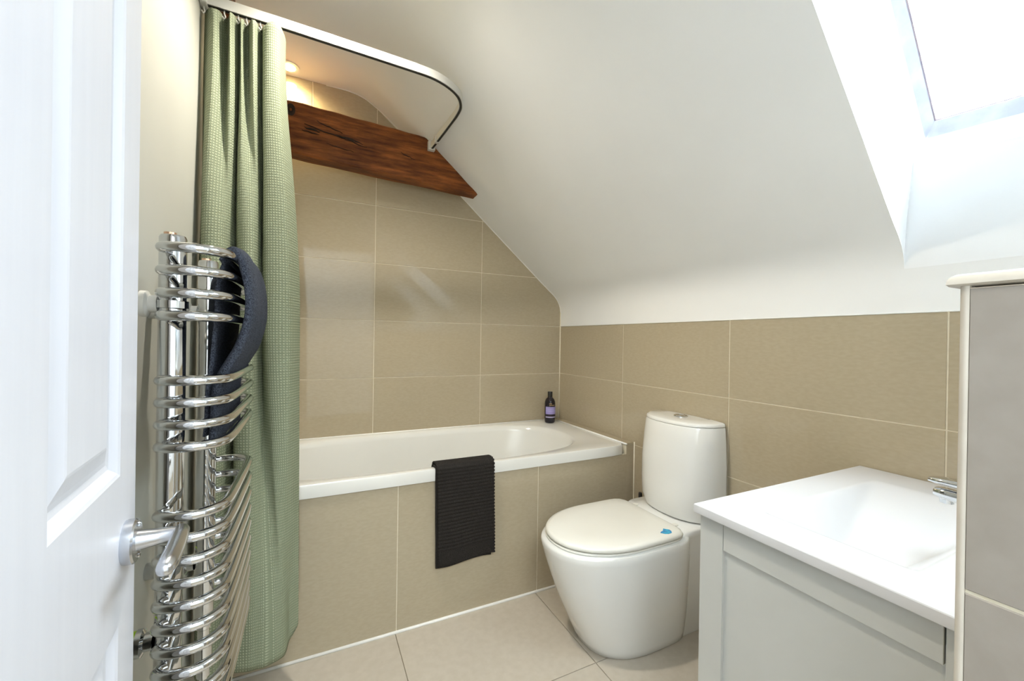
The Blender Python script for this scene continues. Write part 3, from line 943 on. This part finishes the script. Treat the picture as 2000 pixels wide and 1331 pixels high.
lidc = [cist(.161, .167, .7795), cist(.162, .168, .783), cist(.158, .165, .791), cist(.150, .158, .794), cist(.10, .10, .796)]
obj('cistern_lid', loft(lidc), CERAM, toi, smooth=50)
btn = obj('flush_button', lathe([(.001, 0), (.028, 0), (.028, .004), (.025, .006), (.023, .0055), (.022, .004), (.001, .0045)][::-1], (-.062, TY - .005, .7955), seg=28), CHROME, toi, smooth=40)
obj('seat', loft([egg(-.676, -.200, .178, .406, 7, 2.2), egg(-.678, -.200, .180, .410, 7, 2.2), egg(-.676, -.200, .179, .414, 7, 2.2)]), BLACKP if False else LID, toi, smooth=50)
lidr = [egg(-.672, -.214, .180, .4165, 9, 2.1), egg(-.678, -.212, .184, .420, 9, 2.1), egg(-.679, -.212, .185, .427, 9, 2.1), egg(-.674, -.215, .182, .4335, 9, 2.1), egg(-.658, -.224, .170, .4375, 9, 2.1), egg(-.59, -.26, .12, .4400, 7, 2.1), egg(-.50, -.33, .05, .4408, 5, 2)]
lid = obj('seat_lid', loft(lidr), LID, toi, smooth=60)
for s in (-1, 1):
    obj('hinge', tube([(-.197, TY + s * .105, .385), (-.197, TY + s * .105, .412)], .012, 14), LID, toi, smooth=40)
obj('fixing_screw', lathe([(.001, 0), (.007, 0), (.005, .003), (.001, .0035)], (-.085, TY - .1405, .055), axis=Vector((0, -1, 0)), seg=14), SATIN, toi, smooth=40)
# blue sticker on the lid
sv = [(-.295, -1.165), (-.285, -1.176), (-.272, -1.181), (-.258, -1.180), (-.250, -1.171), (-.2485, -1.160), (-.256, -1.153), (-.262, -1.146), (-.268, -1.151), (-.276, -1.158), (-.286, -1.160)]
cxs, cys = -.268, -1.164
DXs, DYs = -.022, -.010
sv = [(cxs + (x - cxs) * 1.05 + DXs, cys + (y - cys) * 1.05 + DYs) for x, y in sv]
sg = loft([[(x, y, .4195) for x, y in sv], [(x, y, .4228) for x, y in sv]])
obj('sticker', sg, BLUE, lid, label='small bright blue sticker on the lid')

# ------------------------------------------------------------------ toilet brush
bq = (-.072, -.815)
tbk = root('toilet_brush', 'black toilet brush in its holder behind the toilet by the bath', 'brush', (bq[0], bq[1], 0))
obj('holder', lathe([(.001, 0), (.045, 0), (.047, .004), (.042, .11), (.038, .115), (.001, .115)], (*bq, 0), seg=24), BLACKP, tbk, smooth=40)
obj('handle', lathe([(.001, .11), (.006, .11), (.006, .28), (.0085, .30), (.0085, .400), (.007, .406), (.001, .407)], (*bq, 0), seg=16), BLACKP, tbk, smooth=40)

# ------------------------------------------------------------------ vanity cabinet, basin top and tap
VX0, VX1, VY0, VY1, VZ = -.687, -.003, -2.078, -1.624, .7523
cab = root('vanity_cabinet', 'pale grey panelled bathroom cabinet under the white basin', 'cabinet', (-.34, -1.85, 0))
CX = VX0 + .014
obj('body', box(CX + .016, VX1, VY0 + .006, VY1 - .012, .08, VZ - .125), CAB, cab)
obj('stile', bbox(CX, CX + .016, VY1 - .0585, VY1 - .0045, 0, VZ - .022, .0008), CAB, cab)
obj('stile', bbox(CX + .001, CX + .016, VY0 + .004, VY0 + .0635, 0, VZ - .022, .0008), CAB, cab)
obj('rail', bbox(CX, CX + .016, VY0 + .0655, VY1 - .060, .674, VZ - .0225, .0008), CAB, cab)
obj('rail', bbox(CX, CX + .016, VY0 + .0655, VY1 - .060, .08, .14, .0008), CAB, cab)
obj('panel', box(CX + .007, CX + .018, VY0 + .06, VY1 - .056, .10, .70), CAB, cab)
for k in range(2):
    xa = CX + .02 + k * .325
    d_ = obj('door', bbox(xa, xa + .318, VY1 - .0125, VY1 - .0045, .09, VZ - .03, .001), CAB, cab)
    obj('knob', lathe([(.001, 0), (.006, 0), (.005, .012), (.011, .018), (.010, .024), (.001, .026)], (xa + (.29 if k == 0 else .03), VY1 - .0045, .62), axis=Vector((0, 1, 0)), seg=16), CHROME, d_, smooth=40)

bas = root('washbasin', 'white rectangular basin top with a sunken bowl, on the grey cabinet', 'washbasin', (-.34, -1.85, VZ - .02))
HX0, HX1, HY0, HY1 = -.592, -.118, -1.958, -1.708
def bdepth(x, y):
    vals = [(x - HX0) / .10, (HX1 - x) / .34, (HY1 - y) / .088, (y - HY0) / .080]
    if min(vals) <= -.3: return 0.0
    t = -math.log(sum(math.exp(-v * 22) for v in vals)) / 22
    t = max(0.0, t)
    t = t * t / (t + .06)          # soft lip at the edge
    return .080 * min(t, 1.0)
NXg, NYg = 120, 84
V, F = [], []
for i in range(NXg + 1):
    for j in range(NYg + 1):
        x = VX0 + (VX1 - VX0) * i / NXg; y = VY0 + (VY1 - VY0) * j / NYg
        V.append((x, y, VZ - bdepth(x, y)))
for i in range(NXg):
    for j in range(NYg):
        a = i * (NYg + 1) + j
        F.append((a, a + 1, a + NYg + 2, a + NYg + 1))
nt_ = len(V)
rim = [(i, 0) for i in range(NXg)] + [(NXg, j) for j in range(NYg)] + [(i, NYg) for i in range(NXg, 0, -1)] + [(0, j) for j in range(NYg, 0, -1)]
for (dz, ex) in ((.0015, .0012), (.0165, .0012), (.0185, 0)):
    for i, j in rim:
        x, y, z = V[i * (NYg + 1) + j]
        ox = -ex if i == 0 else (0)
        oy = ex if j == NYg else (-0 if j else 0)
        V.append((x + ox, y + oy, VZ - dz))
nr = len(rim)
for k in range(nr):
    l = (k + 1) % nr
    a, b = rim[k][0] * (NYg + 1) + rim[k][1], rim[l][0] * (NYg + 1) + rim[l][1]
    F.append((a, b, nt_ + l, nt_ + k))
    F.append((nt_ + k, nt_ + l, nt_ + nr + l, nt_ + nr + k))
    F.append((nt_ + nr + k, nt_ + nr + l, nt_ + 2 * nr + l, nt_ + 2 * nr + k))
obj('basin_slab', (V, F), BASIN, bas, smooth=35)
obj('waste', lathe([(.001, .0), (.030, .0), (.030, .004), (.024, .006), (.001, .007)], (-.455, -1.83, VZ - .077), seg=24), CHROME, bas, smooth=40)

tx, ty = -.345, -2.020
tap = root('basin_tap', 'chrome mixer tap on the white basin, mostly hidden by the stub wall', 'tap', (tx, ty, VZ))
obj('base', lathe([(.001, 0), (.026, 0), (.026, .004), (.0225, .008), (.0225, .078), (.021, .084), (.001, .086)], (tx, ty, VZ), seg=28), CHROME, tap, smooth=40)
def rbar(p0, p1, w0, w1, h0, h1):
    p0, p1 = Vector(p0), Vector(p1)
    R_ = []
    for t in [i / 12 for i in range(13)]:
        p = p0.lerp(p1, t)
        w, h = w0 + (w1 - w0) * t, h0 + (h1 - h0) * t
        if t > .99: w *= .8; h *= .75
        R_.append([(p.x + w * math.copysign(abs(math.cos(a)) ** .5, math.cos(a)), p.y, p.z + h * math.copysign(abs(math.sin(a)) ** .6, math.sin(a))) for a in [2 * math.pi * k / 20 for k in range(20)]])
    return loft(R_)
obj('spout', rbar((tx, ty + .0, VZ + .062), (tx, -1.896, VZ + .070), .0165, .0145, .013, .010), CHROME, tap, smooth=45)
obj('aerator', lathe([(.001, -.008), (.010, -.008), (.0105, .004), (.001, .004)], (tx, -1.912, VZ + .060), seg=18), CHROME, tap, smooth=40)
obj('lever', rbar((tx, ty - .01, VZ + .094), (tx, -1.889, VZ + .092), .020, .0165, .010, .0055), CHROME, tap, smooth=45)

# ------------------------------------------------------------------ towel radiator
XT, Y1, Y2, XFR = -1.650, -1.400, -1.148, -1.570
RR = .0082
zs_ = [1.2415 - .036 * i for i in range(4)] + [1.0313 - .035 * i for i in range(4)] + [.8177 - .0356 * i for i in range(10)]
rad = root('towel_radiator', 'tall chrome ladder towel radiator with hooped rails on the left wall', 'radiator', (XT, (Y1 + Y2) / 2, .45))
for yy in (Y1, Y2):
    t_ = obj('upright_tube', lathe([(.001, .470), (.016, .470), (.0185, .474), (.0185, 1.262), (.0165, 1.266), (.001, 1.266)], (XT, yy, 0), seg=28), CHROME, rad, smooth=40)
    obj('end_plug', lathe([(.001, 0), (.0085, 0), (.0085, .005), (.001, .006)], (XT - .004, yy, 1.266), seg=18), COPPER, t_, smooth=40, label='copper coloured vent plug')
ym = (Y1 + Y2) / 2
hl_ = .192
near = [(XT + .004, Y1 - .020), (XT - .004, Y1 - .024), (XT - .0065, Y1 - .032), (XT + .002, Y1 - .0405), (XT + .022, Y1 - .0455), (XT + .048, Y1 - .0435), (XT + .066, Y1 - .032), (XT + .077, Y1 - .012), (XFR, Y1 + .018), (XFR + .001, Y1 + .07)]
far = [(x, 2 * ym - y) for x, y in near][::-1]
plan = catmull([Vector((x, y, 0)) for x, y in near], 6) + catmull([Vector((x, y, 0)) for x, y in far], 6)
base = None
for z in zs_:
    if base is None:
        base = obj('rail', tube([(p.x, p.y, z) for p in plan], RR, 12), CHROME, rad, smooth=40, loc=(XT, ym, z))
    else:
        c_ = base.copy(); COL.objects.link(c_); c_.parent = rad; c_.location = Vector((XT, ym, z)) - wloc(rad)
for yy in (Y1, Y2):
    for z in (1.153, .605):
        bk = obj('wall_bracket', lathe([(.001, 0), (.017, 0), (.017, .052), (.0125, .054), (.0125, .058), (.021, .060), (.021, .068), (.014, .071), (.014, .082), (.001, .083)], (XL, yy, z), axis=Vector((1, 0, 0)), seg=24), WHITEP if z > 1 else CHROME, rad, smooth=40)
        if z < 1:
            obj('tape_ring', lathe([(.0128, 0), (.0190, 0), (.0190, .0070), (.0128, .0070)], (XL + .0525, yy, z), axis=Vector((1, 0, 0)), seg=24), GREENTAPE, bk, smooth=40, label='lime green tape ring')
    obj('bracket_collar', lathe([(.0186, -.006), (.0215, -.006), (.0215, .006), (.0186, .006)], (XT, yy, 1.153), seg=24), CHROME, rad, smooth=40)
    vv = obj('valve', lathe([(.001, 0), (.012, 0), (.012, .03), (.016, .034), (.016, .075), (.011, .080), (.011, .105), (.014, .108), (.014, .122), (.001, .122)], (XT, yy, .352), seg=22), CHROME, rad, smooth=40)
    obj('supply_pipe', tube([(XT, yy, .0), (XT, yy, .355)], .0075, 12), CHROME, vv, smooth=40)

# navy towel over the top rails, tucked behind the second group of rails
nt2 = root('navy_towel', 'dark navy towel folded over the top rails of the chrome radiator', 'towel', (XFR, -1.25, .93))
def towel_sheet(pts, ya, yb, thick, ny=20, seed=0, flare=0.0):
    P_ = catmull([Vector((x, z, 0)) for x, z in pts], 8)
    V, F = [], []
    n_ = len(P_)
    for side in (0, 1):
        for i, p in enumerate(P_):
            a, b = P_[max(0, i - 1)], P_[min(n_ - 1, i + 1)]
            t = (b - a).normalized()
            nx_, nz_ = t.y * -1, t.x
            for j in range(ny):
                u = j / (ny - 1)
                e_ = math.sin(math.pi * min(1, max(0, u * 6 if u < .5 / 3 else (1 - u) * 6))) if False else 1
                puff = min(1, 6 * u, 6 * (1 - u)) ** .5
                off = (.5 if side else -.5) * thick * (.35 + .65 * puff)
                w = .004 * noise.noise(Vector((u * 4 + seed, i / n_ * 5, side * .2)))
                tt = i / (n_ - 1)
                y = ya + (yb - ya) * u + flare * (tt - .5) * (1 - u) + .006 * noise.noise(Vector((tt * 5, seed + 4, u)))
                V.append((p.x + nx_ * (off + w), y, p.y + nz_ * (off + w)))
    N = n_ * ny
    for i in range(n_ - 1):
        for j in range(ny - 1):
            a = i * ny + j
            F.append((a, a + 1, a + ny + 1, a + ny)); F.append((N + a, N + a + ny, N + a + ny + 1, N + a + 1))
        F.append((i * ny, (i + 1) * ny, N + (i + 1) * ny, N + i * ny))
        b = i * ny + ny - 1
        F.append((b, N + b, N + b + ny, b + ny))
    for j in range(ny - 1):
        F.append((j, N + j, N + j + 1, j + 1))
        b = (n_ - 1) * ny + j
        F.append((b, b + 1, N + b + 1, N + b))
    return V, F
outer = [(-1.588, 1.236), (-1.580, 1.254), (-1.568, 1.256), (-1.557, 1.238), (-1.549, 1.195), (-1.548, 1.14), (-1.558, 1.09), (-1.574, 1.055), (-1.590, 1.02), (-1.596, .97), (-1.597, .918)]
inner = [(-1.584, 1.246), (-1.591, 1.22), (-1.595, 1.17), (-1.598, 1.11), (-1.603, 1.05), (-1.608, .99), (-1.611, .925)]
obj('front_fold', towel_sheet(outer, -1.385, -1.13, .020, seed=1), NAVY, nt2, smooth=True)
obj('back_fold', towel_sheet(inner, -1.372, -1.13, .012, seed=6), NAVY, nt2, smooth=True)

# ------------------------------------------------------------------ door
ED = Vector((CAM.x - .72 * .2858, CAM.y + .72 * .9583, 0))
ev = Vector((-.094, .9955, 0)).normalized(); nv = Vector((ev.y, -ev.x, 0))
def D(s, n_, z): return ED + ev * s + nv * n_ + Vector((0, 0, z))
door = root('door_1', 'white moulded panel door standing open at the left', 'door', D(-.35, -.02, .008), kind='structure')
DWd, TH = .70, .036
sc = [-DWd, -DWd + .10, -DWd + .29, -.255, -.067, 0]
zc = [.008, .20, .765, .939, 1.56, 1.66, 1.88, 1.98]
pan_cells = {(1, 1), (3, 1), (1, 3), (3, 3), (1, 5), (3, 5)}
V, F = [], []
for i, s in enumerate(sc):
    for k, z in enumerate(zc): V.append(D(s, 0, z))
nz_ = len(zc)
for i in range(len(sc) - 1):
    for k in range(nz_ - 1):
        if (i, k) not in pan_cells:
            F.append((i * nz_ + k, (i + 1) * nz_ + k, (i + 1) * nz_ + k + 1, i * nz_ + k + 1))
k0 = len(V)
V += [D(-DWd, 0, zc[0]), D(0, 0, zc[0]), D(0, 0, zc[-1]), D(-DWd, 0, zc[-1]), D(-DWd, -TH, zc[0]), D(0, -TH, zc[0]), D(0, -TH, zc[-1]), D(-DWd, -TH, zc[-1])]
F += [tuple(k0 + q for q in f) for f in [(4, 7, 6, 5), (0, 4, 5, 1), (1, 5, 6, 2), (2, 6, 7, 3), (3, 7, 4, 0)]]
obj('door_leaf', (V, F), DOORP, door)
for (i, k) in sorted(pan_cells):
    s0, s1, z0, z1 = sc[i], sc[i + 1], zc[k], zc[k + 1]
    rings = []
    for ins, dn in ((0, 0), (.004, -.0015), (.012, -.0075), (.018, -.0085), (.024, -.0075), (.040, -.0025), (.043, -.002)):
        rings.append([D(s0 + ins, dn, z0 + ins), D(s1 - ins, dn, z0 + ins), D(s1 - ins, dn, z1 - ins), D(s0 + ins, dn, z1 - ins)])
    obj('door_panel', loft(rings, cap0=False), DOORP, door)
hz, hs = .852, -.045
hd = obj('handle', lathe([(.001, 0), (.0255, 0), (.0262, .002), (.0262, .0095), (.0245, .0115), (.012, .0118), (.001, .0118)], D(hs, 0, hz), axis=nv, seg=32), SATIN, door, smooth=40, label='satin chrome lever handle on a round rose')
neck = [D(hs, .009, hz), D(hs, .018, hz), D(hs, .030, hz), D(hs - .000, .044, hz + .001), D(hs - .003, .052, hz + .001)]
obj('neck', tube(neck, [.0125, .0115, .0098, .0085, .0080], 18), SATIN, hd, smooth=40)
lev = [D(hs + .008, .053, hz + .002), D(hs + .002, .0535, hz + .002), D(hs - .02, .054, hz + .001), D(hs - .05, .054, hz), D(hs - .08, .053, hz - .001), D(hs - .094, .052, hz - .001), D(hs - .099, .0515, hz - .001)]
obj('lever', tube(lev, [.0055, .0085, .0092, .0096, .0098, .0080, .0035], 18), SATIN, hd, smooth=50)
for dz in (-.019, .019):
    obj('screw', lathe([(.001, 0), (.004, 0), (.003, .0018), (.001, .002)], D(hs + .004, .0118, hz + dz), axis=nv, seg=12), CHROME, hd, smooth=40)
for z in (.25, 1.0, 1.75):
    obj('hinge', tube([D(-DWd - .004, -.004, z - .045), D(-DWd - .004, -.004, z + .045)], .005, 10), SATIN, door, smooth=40)
